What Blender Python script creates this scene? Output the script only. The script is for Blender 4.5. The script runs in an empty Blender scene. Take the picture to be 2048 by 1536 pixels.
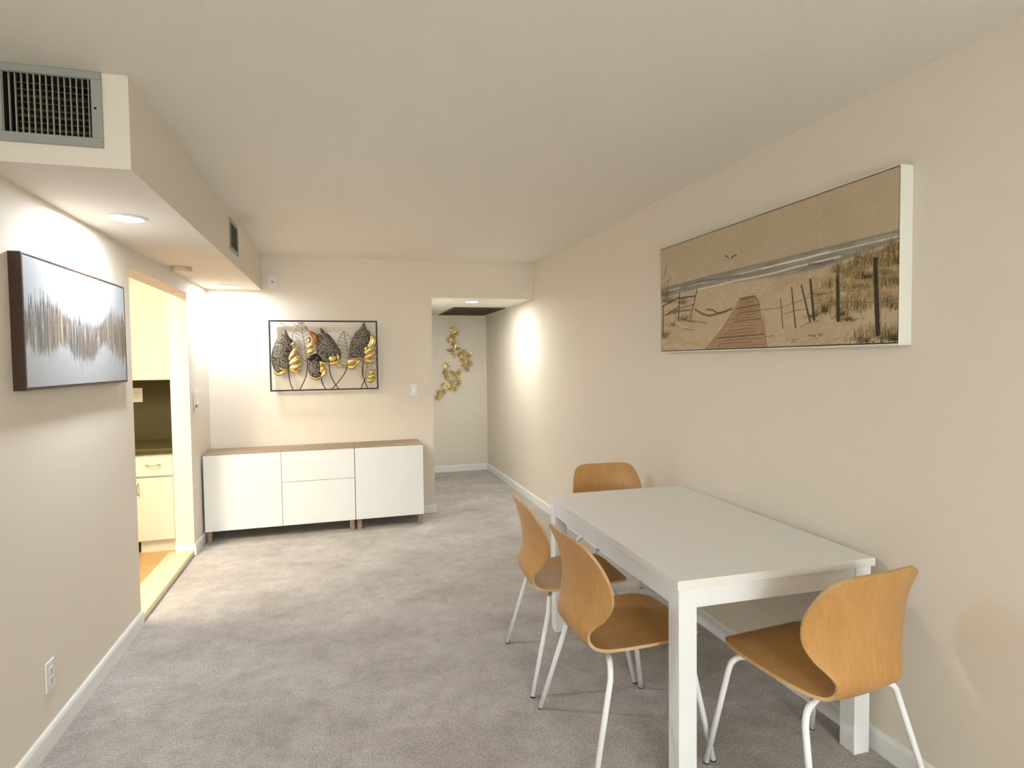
import bpy, bmesh, math, random
import numpy as np
from mathutils import Vector, Matrix
random.seed(7)
scene = bpy.context.scene
COL = scene.collection

# ------------------------------------------------------------------ camera
F_PX = 1192.28
YAW, PITCH, ROLL, HC = -0.2796, -0.0391, -0.0125, 1.4716
cy_, sy_ = math.cos(YAW), math.sin(YAW)
cp_, sp_ = math.cos(PITCH), math.sin(PITCH)
fw = Vector((-sy_*cp_, cy_*cp_, sp_)); rt = Vector((cy_, sy_, 0)); up = rt.cross(fw)
c_, s_ = math.cos(ROLL), math.sin(ROLL)
rt2 = rt*c_ + up*s_; up2 = up*c_ - rt*s_
cam_data = bpy.data.cameras.new('camera'); cam = bpy.data.objects.new('camera', cam_data)
COL.objects.link(cam)
m = Matrix((rt2, up2, -fw)).transposed().to_4x4(); m.translation = (0, 0, HC)
cam.matrix_world = m
cam_data.sensor_width = 36; cam_data.lens = 36*F_PX/2048; cam_data.clip_start = .02
scene.camera = cam

# ------------------------------------------------------------------ colour management, world
vs = scene.view_settings
vs.view_transform = 'Standard'; vs.look = 'None'; vs.gamma = 1; vs.use_curve_mapping = False
vs.exposure = 0.50
world = bpy.data.worlds.new('world'); scene.world = world; world.use_nodes = True
world.node_tree.nodes['Background'].inputs[0].default_value = (.85, .93, .94, 1)
world.node_tree.nodes['Background'].inputs[1].default_value = 10.0

# light powers (watts) and tints
P_SOFFIT = 15; P_HALL = 12; P_KITCHEN = 60; P_FILL = 58
C_SOFFIT = (.86, .93, 1.0); C_HALL = (.95, 1, .96); C_KITCHEN = (1, .92, .66); C_FILL = (.89, 1, .98)

# ------------------------------------------------------------------ room measures (metres)
XR, XL, YB, YH = 1.8946, -1.1151, 5.7651, 7.8379
XS, ZS, YS = -.6604, 2.1281, 2.3001
XO, ZO, H = .8581, 2.0892, 2.4366
D1, D2, ZD, JW = 3.7734, 5.0614, 2.0178, .13
YR = -4.6

# ------------------------------------------------------------------ helpers
def srgb(r, g, b):
    f = lambda c: (c/255/12.92) if c/255 <= .04045 else ((c/255+.055)/1.055)**2.4
    return (f(r), f(g), f(b), 1)

def mat(name, col, rough=.5, metal=0, spec=.5, coat=0):
    M = bpy.data.materials.new(name); M.use_nodes = True
    b = M.node_tree.nodes['Principled BSDF']
    b.inputs['Base Color'].default_value = col
    b.inputs['Roughness'].default_value = rough
    b.inputs['Metallic'].default_value = metal
    b.inputs['Specular IOR Level'].default_value = spec
    b.inputs['Coat Weight'].default_value = coat
    return M

def nodes(M):
    return M.node_tree.nodes, M.node_tree.links, M.node_tree.nodes['Principled BSDF']

def add_noise_bump(M, scale, strength, dist=.002, detail=4):
    n, l, b = nodes(M)
    tc = n.new('ShaderNodeTexCoord'); no = n.new('ShaderNodeTexNoise'); bu = n.new('ShaderNodeBump')
    no.inputs['Scale'].default_value = scale; no.inputs['Detail'].default_value = detail
    bu.inputs['Strength'].default_value = strength; bu.inputs['Distance'].default_value = dist
    l.new(tc.outputs['Object'], no.inputs['Vector']); l.new(no.outputs['Fac'], bu.inputs['Height'])
    l.new(bu.outputs['Normal'], b.inputs['Normal'])
    return tc, no

def bx(bm, x0, x1, y0, y1, z0, z1, mi=0):
    vs_ = [bm.verts.new((x, y, z)) for x in (x0, x1) for y in (y0, y1) for z in (z0, z1)]
    for f in ((0,1,3,2),(4,6,7,5),(0,4,5,1),(2,3,7,6),(0,2,6,4),(1,5,7,3)):
        fc = bm.faces.new([vs_[i] for i in f]); fc.material_index = mi
    return vs_

def tube(bm, pts, r, seg=12, caps=True, mi=0, radii=None):
    pts = [Vector(p) for p in pts]; n = len(pts); rings = []
    t0 = (pts[1]-pts[0]).normalized()
    a = t0.orthogonal().normalized()
    for i, p in enumerate(pts):
        if i == 0: t = t0
        elif i == n-1: t = (pts[-1]-pts[-2]).normalized()
        else: t = ((pts[i+1]-p).normalized()+(p-pts[i-1]).normalized()).normalized()
        a = (a - t*a.dot(t)).normalized(); b = t.cross(a)
        rr = radii[i] if radii else r
        rings.append([bm.verts.new(p + (a*math.cos(k*2*math.pi/seg)+b*math.sin(k*2*math.pi/seg))*rr) for k in range(seg)])
    for i in range(n-1):
        for k in range(seg):
            f = bm.faces.new((rings[i][k], rings[i][(k+1)%seg], rings[i+1][(k+1)%seg], rings[i+1][k])); f.smooth = True; f.material_index = mi
    if caps:
        bm.faces.new(rings[0][::-1]).material_index = mi; bm.faces.new(rings[-1]).material_index = mi

def lathe(bm, prof, seg=32, mi=0, mtx=None, close=True):
    rings = []
    for r, z in prof:
        rings.append([bm.verts.new((r*math.cos(k*2*math.pi/seg), r*math.sin(k*2*math.pi/seg), z)) for k in range(seg)])
    for i in range(len(rings)-1):
        for k in range(seg):
            f = bm.faces.new((rings[i][k], rings[i][(k+1)%seg], rings[i+1][(k+1)%seg], rings[i+1][k])); f.material_index = mi
    if close:
        bm.faces.new(rings[0][::-1]).material_index = mi; bm.faces.new(rings[-1]).material_index = mi
    if mtx is not None:
        bmesh.ops.transform(bm, matrix=mtx, verts=[v for r in rings for v in r])

def curve_pts(ctrl, n=24):
    """Catmull-Rom through control points (tuples of any length)."""
    P = [np.array(c, float) for c in ctrl]
    P = [2*P[0]-P[1]] + P + [2*P[-1]-P[-2]]
    out = []; segs = len(P)-3
    for i in range(n+1):
        u = i/n*segs; k = min(int(u), segs-1); t = u-k
        a, b, c, d = P[k:k+4]
        out.append(.5*((2*b)+(-a+c)*t+(2*a-5*b+4*c-d)*t*t+(-a+3*b-3*c+d)*t**3))
    return out

def obj(name, bm, mats, parent=None, bevel=0, smooth=False, seg=2):
    me = bpy.data.meshes.new(name)
    bmesh.ops.recalc_face_normals(bm, faces=bm.faces)
    bm.to_mesh(me); bm.free()
    for M in (mats if isinstance(mats, (list, tuple)) else [mats]): me.materials.append(M)
    o = bpy.data.objects.new(name, me); COL.objects.link(o)
    if parent: o.parent = parent
    if smooth:
        for p in me.polygons: p.use_smooth = True
    if bevel:
        b = o.modifiers.new('bevel', 'BEVEL'); b.width = bevel; b.segments = seg; b.limit_method = 'ANGLE'
        b.harden_normals = False
    return o

def thing(name, label, cat, loc=(0,0,0), rotz=0, group=None):
    o = bpy.data.objects.new(name, None); COL.objects.link(o)
    o.location = loc; o.rotation_euler = (0, 0, rotz); o.empty_display_size = .05
    o['label'] = label; o['category'] = cat
    if group: o['group'] = group
    return o

def struct(name, bm, M, bevel=0):
    o = obj(name, bm, M, bevel=bevel); o['kind'] = 'structure'
    return o

B = bmesh.new
def boxobj(name, dims, M, parent=None, bevel=0):
    bm = B(); bx(bm, *dims); return obj(name, bm, M, parent, bevel)

# ------------------------------------------------------------------ materials
M_wall = mat('wall_paint', (.80, .73, .635, 1), .75, spec=.25); add_noise_bump(M_wall, 260, .22, .0015)
M_ceil = mat('ceiling_paint', (.84, .80, .73, 1), .85, spec=.2); add_noise_bump(M_ceil, 170, .5, .004)
M_soff = M_wall
M_trim = mat('white_trim_paint', (.86, .86, .85, 1), .35)
M_white = mat('white_lacquer', (.88, .89, .90, 1), .3)
M_tabletop = mat('white_table_foil', (.84, .83, .80, 1), .38); add_noise_bump(M_tabletop, 500, .05, .0005)
M_door = mat('gloss_white_door', (.84, .86, .88, 1), .16)
M_tubew = mat('white_powder_coat', (.88, .89, .91, 1), .3)
M_foot = mat('black_rubber', (.02, .02, .02, 1), .6)
M_plastic = mat('white_plastic', (.82, .81, .78, 1), .3)
M_dark = mat('dark_slot', (.015, .015, .013, 1), .8)
M_greyp = mat('grey_plastic', (.25, .24, .22, 1), .4)
M_almond = mat('almond_plastic', (.62, .55, .40, 1), .45)
M_vent = mat('grey_vent_paint', (.33, .34, .31, 1), .45)
M_vane = mat('dusty_vane_metal', (.42, .40, .32, 1), .6)
add_noise_bump(M_vane, 90, .4)
M_vdark = mat('dark_rough_vane', (.13, .115, .085, 1), .9); add_noise_bump(M_vdark, 120, .8, .004)  # darker, rougher tone for the set-back cross vanes and the side vent
M_bronze = mat('dark_bronze_metal', (.022, .011, .009, 1), .45, .1)
M_gold = mat('polished_gold', (.86, .66, .28, 1), .22, 1)
M_goldf = mat('flower_gold', (.80, .62, .27, 1), .28, 1)
M_copper = mat('copper_metal', (.45, .20, .09, 1), .3, 1)
M_wire = mat('champagne_wire', (.24, .19, .12, 1), .4, .5)
M_frame_br = mat('dark_walnut_frame', (.045, .020, .010, 1), .4)
M_frame_wh = mat('white_frame_paint', (.76, .75, .68, 1), .4)
M_gap = mat('black_shadow_gap', (.03, .022, .016, 1), .8)
M_cab = mat('cream_cabinet_paint', (.64, .62, .52, 1), .35)
M_nickel = mat('brushed_nickel', (.35, .32, .26, 1), .3, 1)
M_granite = mat('dark_olive_counter', (.060, .046, .014, 1), .5, spec=.3)
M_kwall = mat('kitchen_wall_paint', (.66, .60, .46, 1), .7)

def hammered(M, sc, c1, c2):
    n, l, b = nodes(M)
    tc = n.new('ShaderNodeTexCoord'); vo = n.new('ShaderNodeTexVoronoi'); cr = n.new('ShaderNodeValToRGB'); bu = n.new('ShaderNodeBump')
    vo.feature = 'DISTANCE_TO_EDGE'; vo.inputs['Scale'].default_value = sc
    cr.color_ramp.elements[0].position = .05; cr.color_ramp.elements[0].color = c1
    cr.color_ramp.elements[1].position = .28; cr.color_ramp.elements[1].color = c2
    bu.inputs['Strength'].default_value = .9; bu.inputs['Distance'].default_value = .004
    l.new(tc.outputs['Object'], vo.inputs['Vector']); l.new(vo.outputs['Distance'], cr.inputs['Fac'])
    l.new(cr.outputs['Color'], b.inputs['Base Color']); l.new(vo.outputs['Distance'], bu.inputs['Height'])
    bu.invert = True
    l.new(bu.outputs['Normal'], b.inputs['Normal'])
M_lattice = mat('dark_hammered_metal', (.05, .04, .03, 1), .4, .5)
hammered(M_lattice, 80, (.012, .008, .006, 1), (.40, .34, .28, 1))
M_lattice.node_tree.nodes['Principled BSDF'].inputs['Roughness'].default_value = .5

def wood(name, c1, c2, scale=(1, 12, 12), rough=.4, fine=30, coat=0):
    M = mat(name, c1, rough, coat=coat)
    n, l, b = nodes(M)
    tc = n.new('ShaderNodeTexCoord'); mp = n.new('ShaderNodeMapping'); no = n.new('ShaderNodeTexNoise'); no2 = n.new('ShaderNodeTexNoise')
    mx = n.new('ShaderNodeMath'); mx.operation = 'MULTIPLY_ADD'; mx.inputs[1].default_value = .5
    m2 = n.new('ShaderNodeMath'); m2.operation = 'MULTIPLY'; m2.inputs[1].default_value = .5
    cr = n.new('ShaderNodeValToRGB')
    mp.inputs['Scale'].default_value = scale
    no.inputs['Scale'].default_value = 2.2; no.inputs['Detail'].default_value = 5; no.inputs['Distortion'].default_value = .6
    no2.inputs['Scale'].default_value = fine; no2.inputs['Detail'].default_value = 3
    cr.color_ramp.elements[0].position = .3; cr.color_ramp.elements[0].color = c2
    cr.color_ramp.elements[1].position = .7; cr.color_ramp.elements[1].color = c1
    l.new(tc.outputs['Object'], mp.inputs['Vector']); l.new(mp.outputs['Vector'], no.inputs['Vector']); l.new(mp.outputs['Vector'], no2.inputs['Vector'])
    l.new(no2.outputs['Fac'], m2.inputs[0]); l.new(no.outputs['Fac'], mx.inputs[0]); l.new(m2.outputs[0], mx.inputs[2])
    l.new(mx.outputs[0], cr.inputs['Fac']); l.new(cr.outputs['Color'], b.inputs['Base Color'])
    return M
M_birch = wood('birch_plywood', (.58, .315, .105, 1), (.46, .235, .072, 1), (7, 7, 1.2), .38, 12)
M_plyedge = wood('plywood_edge', (.62, .42, .22, 1), (.50, .32, .15, 1), (1, 1, 60), .5)
M_oak = wood('grey_brown_oak', (.40, .29, .20, 1), (.21, .14, .09, 1), (.8, 14, 14), .5, 10)
M_kfloor = wood('honey_wood_floor', (.56, .34, .13, 1), (.40, .22, .075, 1), (1.2, 9, 9), .3, 8)
M_maple = wood('pale_maple_strip', (.70, .60, .44, 1), (.60, .48, .32, 1), (9, 1.2, 9), .4, 8)

# carpet
M_carpet = mat('taupe_carpet', (.33, .29, .26, 1), .95, spec=.1)
n, l, b = nodes(M_carpet)
b.inputs['Sheen Weight'].default_value = .25; b.inputs['Sheen Roughness'].default_value = .5
tc = n.new('ShaderNodeTexCoord')
big = n.new('ShaderNodeTexNoise'); big.inputs['Scale'].default_value = 2.1; big.inputs['Detail'].default_value = 9; big.inputs['Roughness'].default_value = .68; big.inputs['Distortion'].default_value = .25
mp = n.new('ShaderNodeMapping'); mp.inputs['Scale'].default_value = (1, 1.25, 1); mp.inputs['Rotation'].default_value = (0, 0, .5)
cr = n.new('ShaderNodeValToRGB')
cr.color_ramp.elements[0].position = .34; cr.color_ramp.elements[0].color = (.375, .335, .312, 1)
cr.color_ramp.elements[1].position = .62; cr.color_ramp.elements[1].color = (.515, .470, .445, 1)
fine = n.new('ShaderNodeTexNoise'); fine.inputs['Scale'].default_value = 115; fine.inputs['Detail'].default_value = 5; fine.inputs['Roughness'].default_value = .75
fr = n.new('ShaderNodeMapRange'); fr.inputs['From Min'].default_value = .3; fr.inputs['From Max'].default_value = .7; fr.inputs['To Min'].default_value = .5; fr.inputs['To Max'].default_value = 1.5
mx = n.new('ShaderNodeMix'); mx.data_type = 'RGBA'; mx.blend_type = 'MULTIPLY'; mx.inputs['Factor'].default_value = 1
bu = n.new('ShaderNodeBump'); bu.inputs['Strength'].default_value = .8; bu.inputs['Distance'].default_value = .006
l.new(tc.outputs['Object'], mp.inputs['Vector']); l.new(mp.outputs['Vector'], big.inputs['Vector'])
l.new(tc.outputs['Object'], fine.inputs['Vector']); l.new(big.outputs['Fac'], cr.inputs['Fac'])
l.new(fine.outputs['Fac'], fr.inputs['Value']); l.new(cr.outputs['Color'], mx.inputs['A']); l.new(fr.outputs['Result'], mx.inputs['B'])
mid = n.new('ShaderNodeTexNoise'); mid.inputs['Scale'].default_value = 11; mid.inputs['Detail'].default_value = 8; mid.inputs['Roughness'].default_value = .72; mid.inputs['Distortion'].default_value = .4
mr = n.new('ShaderNodeMapRange'); mr.inputs['From Min'].default_value = .3; mr.inputs['From Max'].default_value = .7; mr.inputs['To Min'].default_value = .82; mr.inputs['To Max'].default_value = 1.18
mx2 = n.new('ShaderNodeMix'); mx2.data_type = 'RGBA'; mx2.blend_type = 'MULTIPLY'; mx2.inputs['Factor'].default_value = 1
l.new(tc.outputs['Object'], mid.inputs['Vector']); l.new(mid.outputs['Fac'], mr.inputs['Value']); l.new(mx.outputs['Result'], mx2.inputs['A']); l.new(mr.outputs['Result'], mx2.inputs['B'])
l.new(mx2.outputs['Result'], b.inputs['Base Color']); l.new(fine.outputs['Fac'], bu.inputs['Height']); l.new(bu.outputs['Normal'], b.inputs['Normal'])

def emit(name, col, s):
    M = mat(name, (.9, .9, .9, 1), .4)
    b = M.node_tree.nodes['Principled BSDF']
    b.inputs['Emission Color'].default_value = (*col, 1); b.inputs['Emission Strength'].default_value = s
    return M
M_lens = emit('lit_lens', (1, .97, .95), 9)
M_lensh = emit('lit_hall_lens', (1, .97, .90), 4)

# ------------------------------------------------------------------ setting
T = .12
bm = B(); bx(bm, XL-.13, XR+T, YR-T, YH+T, -.1, 0); struct('floor', bm, M_carpet)
bm = B(); bx(bm, XL-.13, XR+T, YR-T, YB+T, H, H+.1); struct('ceiling', bm, M_ceil)
bm = B(); bx(bm, XO-T, XR+T, YB+T, YH+T, ZO, H+.1); bx(bm, XO, XR, YB, YB+T, ZO, ZO+.002); struct('ceiling_hall', bm, M_ceil)
bm = B(); bx(bm, XR, XR+T, YR-T, YH+T, 0, H); struct('wall_right', bm, M_wall)
bm = B(); bx(bm, XL-JW, XL, YR-T, D1, 0, H); bx(bm, XL-JW, XL, D1, D2, ZD, H); bx(bm, XL-JW, XL, D2, YB, 0, H)
struct('wall_left', bm, M_wall)
bm = B(); bx(bm, -3.7, XO, YB, YB+T, 0, H); bx(bm, XO, XR, YB, YB+T, ZO+.002, H); struct('wall_back', bm, M_wall)
bm = B(); bx(bm, XO-T, XO, YB+T, YH, 0, ZO); struct('wall_hall_left', bm, M_wall)
bm = B(); bx(bm, XO-T, XR, YH, YH+T, 0, ZO); struct('wall_hall_end', bm, M_wall)
WX0, WX1, WZ0, WZ1 = -.45, 1.55, .45, 2.1
bm = B(); bx(bm, XL-JW, WX0, YR-T, YR, 0, H); bx(bm, WX1, XR+T, YR-T, YR, 0, H); bx(bm, WX0, WX1, YR-T, YR, 0, WZ0); bx(bm, WX0, WX1, YR-T, YR, WZ1, H); struct('wall_rear', bm, M_wall)
M_glass = mat('window_glass', (1, 1, 1, 1), .05); n, l, b = nodes(M_glass)
tr = n.new('ShaderNodeBsdfTransparent'); gl = n.new('ShaderNodeBsdfGlossy'); gl.inputs['Roughness'].default_value = .02; ms = n.new('ShaderNodeMixShader'); ms.inputs[0].default_value = .06
l.new(tr.outputs[0], ms.inputs[1]); l.new(gl.outputs[0], ms.inputs[2]); l.new(ms.outputs[0], n['Material Output'].inputs['Surface'])
bm = B(); e = .05
bx(bm, WX0, WX1, YR-.09, YR-.03, WZ0, WZ0+e); bx(bm, WX0, WX1, YR-.09, YR-.03, WZ1-e, WZ1); bx(bm, WX0, WX0+e, YR-.09, YR-.03, WZ0+e, WZ1-e); bx(bm, WX1-e, WX1, YR-.09, YR-.03, WZ0+e, WZ1-e)
bx(bm, (WX0+WX1)/2-.02, (WX0+WX1)/2+.02, YR-.09, YR-.03, WZ0+e, WZ1-e)
win = struct('unseen_window', bm, M_trim)  # rear window out of view, added to light the front-facing surfaces
bm = B(); bx(bm, WX0+e, WX1-e, YR-.064, YR-.060, WZ0+e, WZ1-e); pane = obj('pane', bm, M_glass, win)
pd = bpy.data.lights.new('sky_portal', 'AREA'); pd.shape = 'RECTANGLE'; pd.size = WX1-WX0; pd.size_y = WZ1-WZ0; pd.cycles.is_portal = True
po = bpy.data.objects.new('sky_portal', pd); COL.objects.link(po); po.location = ((WX0+WX1)/2, YR-.125, (WZ0+WZ1)/2); po.rotation_euler = (math.radians(90), 0, math.radians(180))

# soffit with real duct openings: front grille and side grille
GV = (-1.012, -.767, 2.222, 2.412)            # front opening x0 x1 z0 z1
SV = (4.19, 4.46, 2.228, 2.385)               # side opening y0 y1 z0 z1
bm = B(); t = .02
bx(bm, XL, XS, YS, YB, ZS, ZS+t)
x0, x1, z0, z1 = GV
bx(bm, XL, x0, YS, YS+t, ZS+t, H); bx(bm, x1, XS, YS, YS+t, ZS+t, H); bx(bm, x0, x1, YS, YS+t, ZS+t, z0); bx(bm, x0, x1, YS, YS+t, z1, H)
y0, y1, z0, z1 = SV
bx(bm, XS-t, XS, YS+t, y0, ZS+t, H); bx(bm, XS-t, XS, y1, YB, ZS+t, H); bx(bm, XS-t, XS, y0, y1, ZS+t, z0); bx(bm, XS-t, XS, y0, y1, z1, H)
struct('ceiling_soffit', bm, M_soff)

# baseboards
def baseboard(name, segs, h=.085, t=.013):
    """segs: list of (x0,y0,x1,y1,nx,ny) with outward normal n into the room"""
    bm = B()
    for x0, y0, x1, y1, nx, ny in segs:
        prof = [(0, 0), (t, 0), (t, h-.018), (t*.75, h-.006), (t*.4, h), (0, h)]
        ra = [bm.verts.new((x0+nx*d, y0+ny*d, z)) for d, z in prof]
        rb = [bm.verts.new((x1+nx*d, y1+ny*d, z)) for d, z in prof]
        k = len(prof)
        for i in range(k): bm.faces.new((ra[i], ra[(i+1)%k], rb[(i+1)%k], rb[i]))
        bm.faces.new(ra); bm.faces.new(rb[::-1])
    o = struct(name, bm, M_trim); return o
baseboard('baseboard_left', [(XL, YR, XL, D1+.006, 1, 0), (XL, D2-.013, XL, YB, 1, 0), (XL-JW, D2, XL, D2, 0, -1)])
baseboard('baseboard_right', [(XR, YR, XR, YH, -1, 0)])
baseboard('baseboard_back', [(XL+.013, YB, XO+.013, YB, 0, -1)])
baseboard('baseboard_hall', [(XO, YH, XR-.013, YH, 0, -1)])
baseboard('baseboard_hall_left', [(XO, YB, XO, YH-.013, 1, 0)])

# kitchen shell
KX, KY0, KZ = -3.6, 2.6, .035
bm = B(); bx(bm, KX, XL-JW, KY0, YB, -.06, KZ); struct('floor_kitchen', bm, M_kfloor)
bm = B(); bx(bm, KX, XL-JW, KY0, YB, H, H+.1); struct('ceiling_kitchen', bm, M_kwall)
bm = B(); bx(bm, KX-.1, KX, KY0, YB, -.06, H); struct('wall_kitchen_left', bm, M_kwall)
bm = B(); bx(bm, KX-.1, XL-JW, KY0-.1, KY0, -.06, H); struct('wall_kitchen_front', bm, M_kwall)
# threshold: pale board with rounded nose
bm = B()
prof = [(-JW-.05, 0.001), (-.004, 0.001), (0, .010), (0, .026), (-.006, .038), (-.018, .044), (-JW-.03, .044), (-JW-.05, .038)]
ra = [bm.verts.new((XL+d, D1, z)) for d, z in prof]; rb = [bm.verts.new((XL+d, D2-.014, z)) for d, z in prof]
k = len(prof)
for i in range(k): bm.faces.new((ra[i], ra[(i+1)%k], rb[(i+1)%k], rb[i]))
bm.faces.new(ra); bm.faces.new(rb[::-1])
struct('trim_1', bm, M_maple)

# ------------------------------------------------------------------ recessed lights
def downlight(name, label, x, y, z, power, col, lens, r=.062):
    t = thing(name, label, 'ceiling light', (x, y, z), 0, 'recessed ceiling lights')
    bm = B(); lathe(bm, [(r, -.001), (r+.018, -.001), (r+.018, -.004), (r+.004, -.008), (r, -.006)], 40, close=False)
    bm.verts.ensure_lookup_table()
    obj('trim_ring', bm, M_white, t, smooth=True)
    bm = B(); lathe(bm, [(r, -.001), (r*.99, -.006), (r*.85, -.0085), (r*.5, -.0105), (.004, -.011)], 40); obj('lens', bm, lens, t, smooth=True)
    ld = bpy.data.lights.new(name+'_glow', 'AREA'); ld.shape = 'DISK'; ld.size = 2*r; ld.energy = power; ld.color = col
    lo = bpy.data.objects.new('light', ld); COL.objects.link(lo); lo.parent = t; lo.location = (0, 0, -.014)
    return t
downlight('recessed_light', 'round white recessed light glowing in the soffit above the grey streaked painting', -.897, 3.049, ZS, P_SOFFIT, C_SOFFIT, M_lens)
downlight('recessed_light', 'round white recessed light glowing in the soffit corner above the white sideboard', -.905, 5.46, ZS, P_SOFFIT*.58, C_SOFFIT, M_lens)
downlight('recessed_light', 'round white recessed light in the low hallway ceiling, before the dark grille', 1.324, 6.073, ZO, P_HALL, C_HALL, M_lensh, .066)

# kitchen ceiling fixture (seen only by its light) and an unseen fill fixture added behind the camera
def fixture(name, label, x, y, z, sx, sy, power, col):
    t = thing(name, label, 'ceiling light', (x, y, z))
    bm = B(); bx(bm, -sx/2, sx/2, -sy/2, sy/2, -.05, 0); obj('housing', bm, M_white, t, bevel=.01)
    bm = B(); bx(bm, -sx/2+.02, sx/2-.02, -sy/2+.02, sy/2-.02, -.055, -.05); obj('diffuser', bm, M_lens, t)
    ld = bpy.data.lights.new(name+'_glow', 'AREA'); ld.shape = 'RECTANGLE'; ld.size = sx-.04; ld.size_y = sy-.04; ld.energy = power; ld.color = col
    lo = bpy.data.objects.new('light', ld); COL.objects.link(lo); lo.parent = t; lo.location = (0, 0, -.06)
fixture('kitchen_ceiling_light', 'flat white ceiling light in the kitchen beyond the doorway', -1.95, 3.6, H, .4, 1.2, P_KITCHEN, C_KITCHEN)
fixture('rear_fill_light', 'flat square fill light added out of view behind the viewer', .4, -3.2, H, 1.2, 1.2, P_FILL, C_FILL)

# ------------------------------------------------------------------ vents
def front_vent():
    x0, x1, z0, z1 = GV; t = thing('air_vent', 'large grey louvred air vent with upright dusty vanes on the soffit end', 'air vent', ((x0+x1)/2, YS, (z0+z1)/2))
    w, h = (x1-x0)/2, (z1-z0)/2; e = .031
    bm = B()
    for a, b_, c, d in ((-w-e+.003, w+e, h, h+.024), (-w-e+.003, w+e, -h-e, -h), (-w-e+.003, -w, -h, h), (w, w+e, -h, h)):
        bx(bm, a, b_, -.010, 0.0, c, d)
    obj('frame', bm, M_vent, t, bevel=.0025)
    bm = B(); N = 14
    for i in range(N):
        x = -w + (i+.95)*(2*w)/(N+.5)
        vs_ = bx(bm, x-.0011, x+.0011, -.001, .008, -h, h)
    obj('upright_vanes', bm, M_vane, t)
    bm = B(); N = 9
    for i in range(N):
        z = -h + (i+.45)*(2*h)/N
        vs_ = bx(bm, -w+.020, w, .034, .056, z-.0012, z+.0012)
        bmesh.ops.rotate(bm, cent=(0, .045, z), matrix=Matrix.Rotation(math.radians(30+7*math.sin(i*2.3)), 3, 'X'), verts=vs_)
    obj('cross_vanes', bm, M_vdark, t)
    bm = B()
    D = .16
    bx(bm, -w-.005, w+.005, D, D+.004, -h-.005, h+.005); bx(bm, -w-.005, -w-.001, .021, D, -h, h); bx(bm, w+.001, w+.005, .021, D, -h, h)
    bx(bm, -w, w, .021, D, h+.001, h+.004); bx(bm, -w, w, .021, D, -h-.004, -h-.001)
    bx(bm, -w+.0002, -w+.0015, .0005, .0205, -h, h); bx(bm, w-.0015, w-.0002, .0005, .0205, -h, h); bx(bm, -w, w, .0005, .0205, h-.0015, h-.0002); bx(bm, -w, w, .0005, .0205, -h+.0002, -h+.0015)
    obj('duct_box', bm, M_dark, t)
    bm = B(); lathe(bm, [(.0042, 0), (.0038, .003), (.001, .004)], 14, mtx=Matrix.Translation((w+.012, -.0095, -.0)) @ Matrix.Rotation(math.radians(90), 4, 'X'))
    obj('screw', bm, M_dark, t)
front_vent()
def side_vent():
    y0, y1, z0, z1 = SV; t = thing('air_vent', 'small dark air vent on the long side of the soffit', 'air vent', (XS, (y0+y1)/2, (z0+z1)/2))
    w, h = (y1-y0)/2, (z1-z0)/2; e = .022
    bm = B()
    for a, b_, c, d in ((-w-e, w+e, h, h+e), (-w-e, w+e, -h-e, -h), (-w-e, -w, -h, h), (w, w+e, -h, h)):
        bx(bm, 0, .007, a, b_, c, d)
    obj('frame', bm, M_vent, t, bevel=.002)
    bm = B(); N = 10
    for i in range(N):
        y = -w + (i+.5)*(2*w)/N
        bx(bm, -.016, .003, y-.001, y+.001, -h, h)
    obj('upright_vanes', bm, M_vdark, t)
    bm = B()
    for k in range(5):
        z = -h+(k+.5)*2*h/5; bx(bm, -.04, -.022, -w, w, z-.001, z+.001)
    obj('cross_vanes', bm, M_vdark, t)
    bm = B(); D = .14
    bx(bm, -D-.004, -D, -w-.005, w+.005, -h-.005, h+.005); bx(bm, -D, -.021, -w-.005, -w-.001, -h, h); bx(bm, -D, -.021, w+.001, w+.005, -h, h)
    bx(bm, -D, -.021, -w, w, h+.001, h+.004); bx(bm, -D, -.021, -w, w, -h-.004, -h-.001)
    obj('duct_box', bm, M_dark, t)
side_vent()
# return grille in the hallway ceiling
t = thing('return_air_grille', 'dark dusty return air grille in the hallway ceiling behind the recessed light', 'air vent', (1.56, 7.265, ZO))
w, d = .305, .545
bm = B()
for a, b_, c, e in ((-w, w, -d, -d+.022), (-w, w, d-.022, d), (-w, -w+.022, -d+.022, d-.022), (w-.022, w, -d+.022, d-.022)):
    bx(bm, a, b_, c, e, -.010, 0)
M_ret = mat('dusty_grille_metal', (.10, .085, .055, 1), .8); add_noise_bump(M_ret, 80, .5)
obj('frame', bm, M_ret, t, bevel=.002)
bm = B()
for i in range(44):
    y = -d+.03+i*(2*d-.06)/43
    vs_ = bx(bm, -w+.022, w-.022, y-.0075, y+.0075, -.007, -.0055)
    bmesh.ops.rotate(bm, cent=(0, y, -.006), matrix=Matrix.Rotation(math.radians(30), 3, 'X'), verts=vs_)
obj('louvres', bm, M_ret, t)
boxobj('filter', (-w+.022, w-.022, -d+.022, d-.022, -.002, -.0005), M_dark, t)

# smoke detector
t = thing('smoke_detector', 'round almond smoke detector on the soffit above the kitchen doorway', 'smoke detector', (-1.018, 4.50, ZS))
bm = B(); lathe(bm, [(.062, 0), (.062, -.008)], 40); obj('mounting_ring', bm, M_almond, t)
bm = B(); lathe(bm, [(.066, -.008), (.067, -.024), (.060, -.034), (.02, -.038)], 40); obj('cover', bm, M_almond, t)

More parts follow.
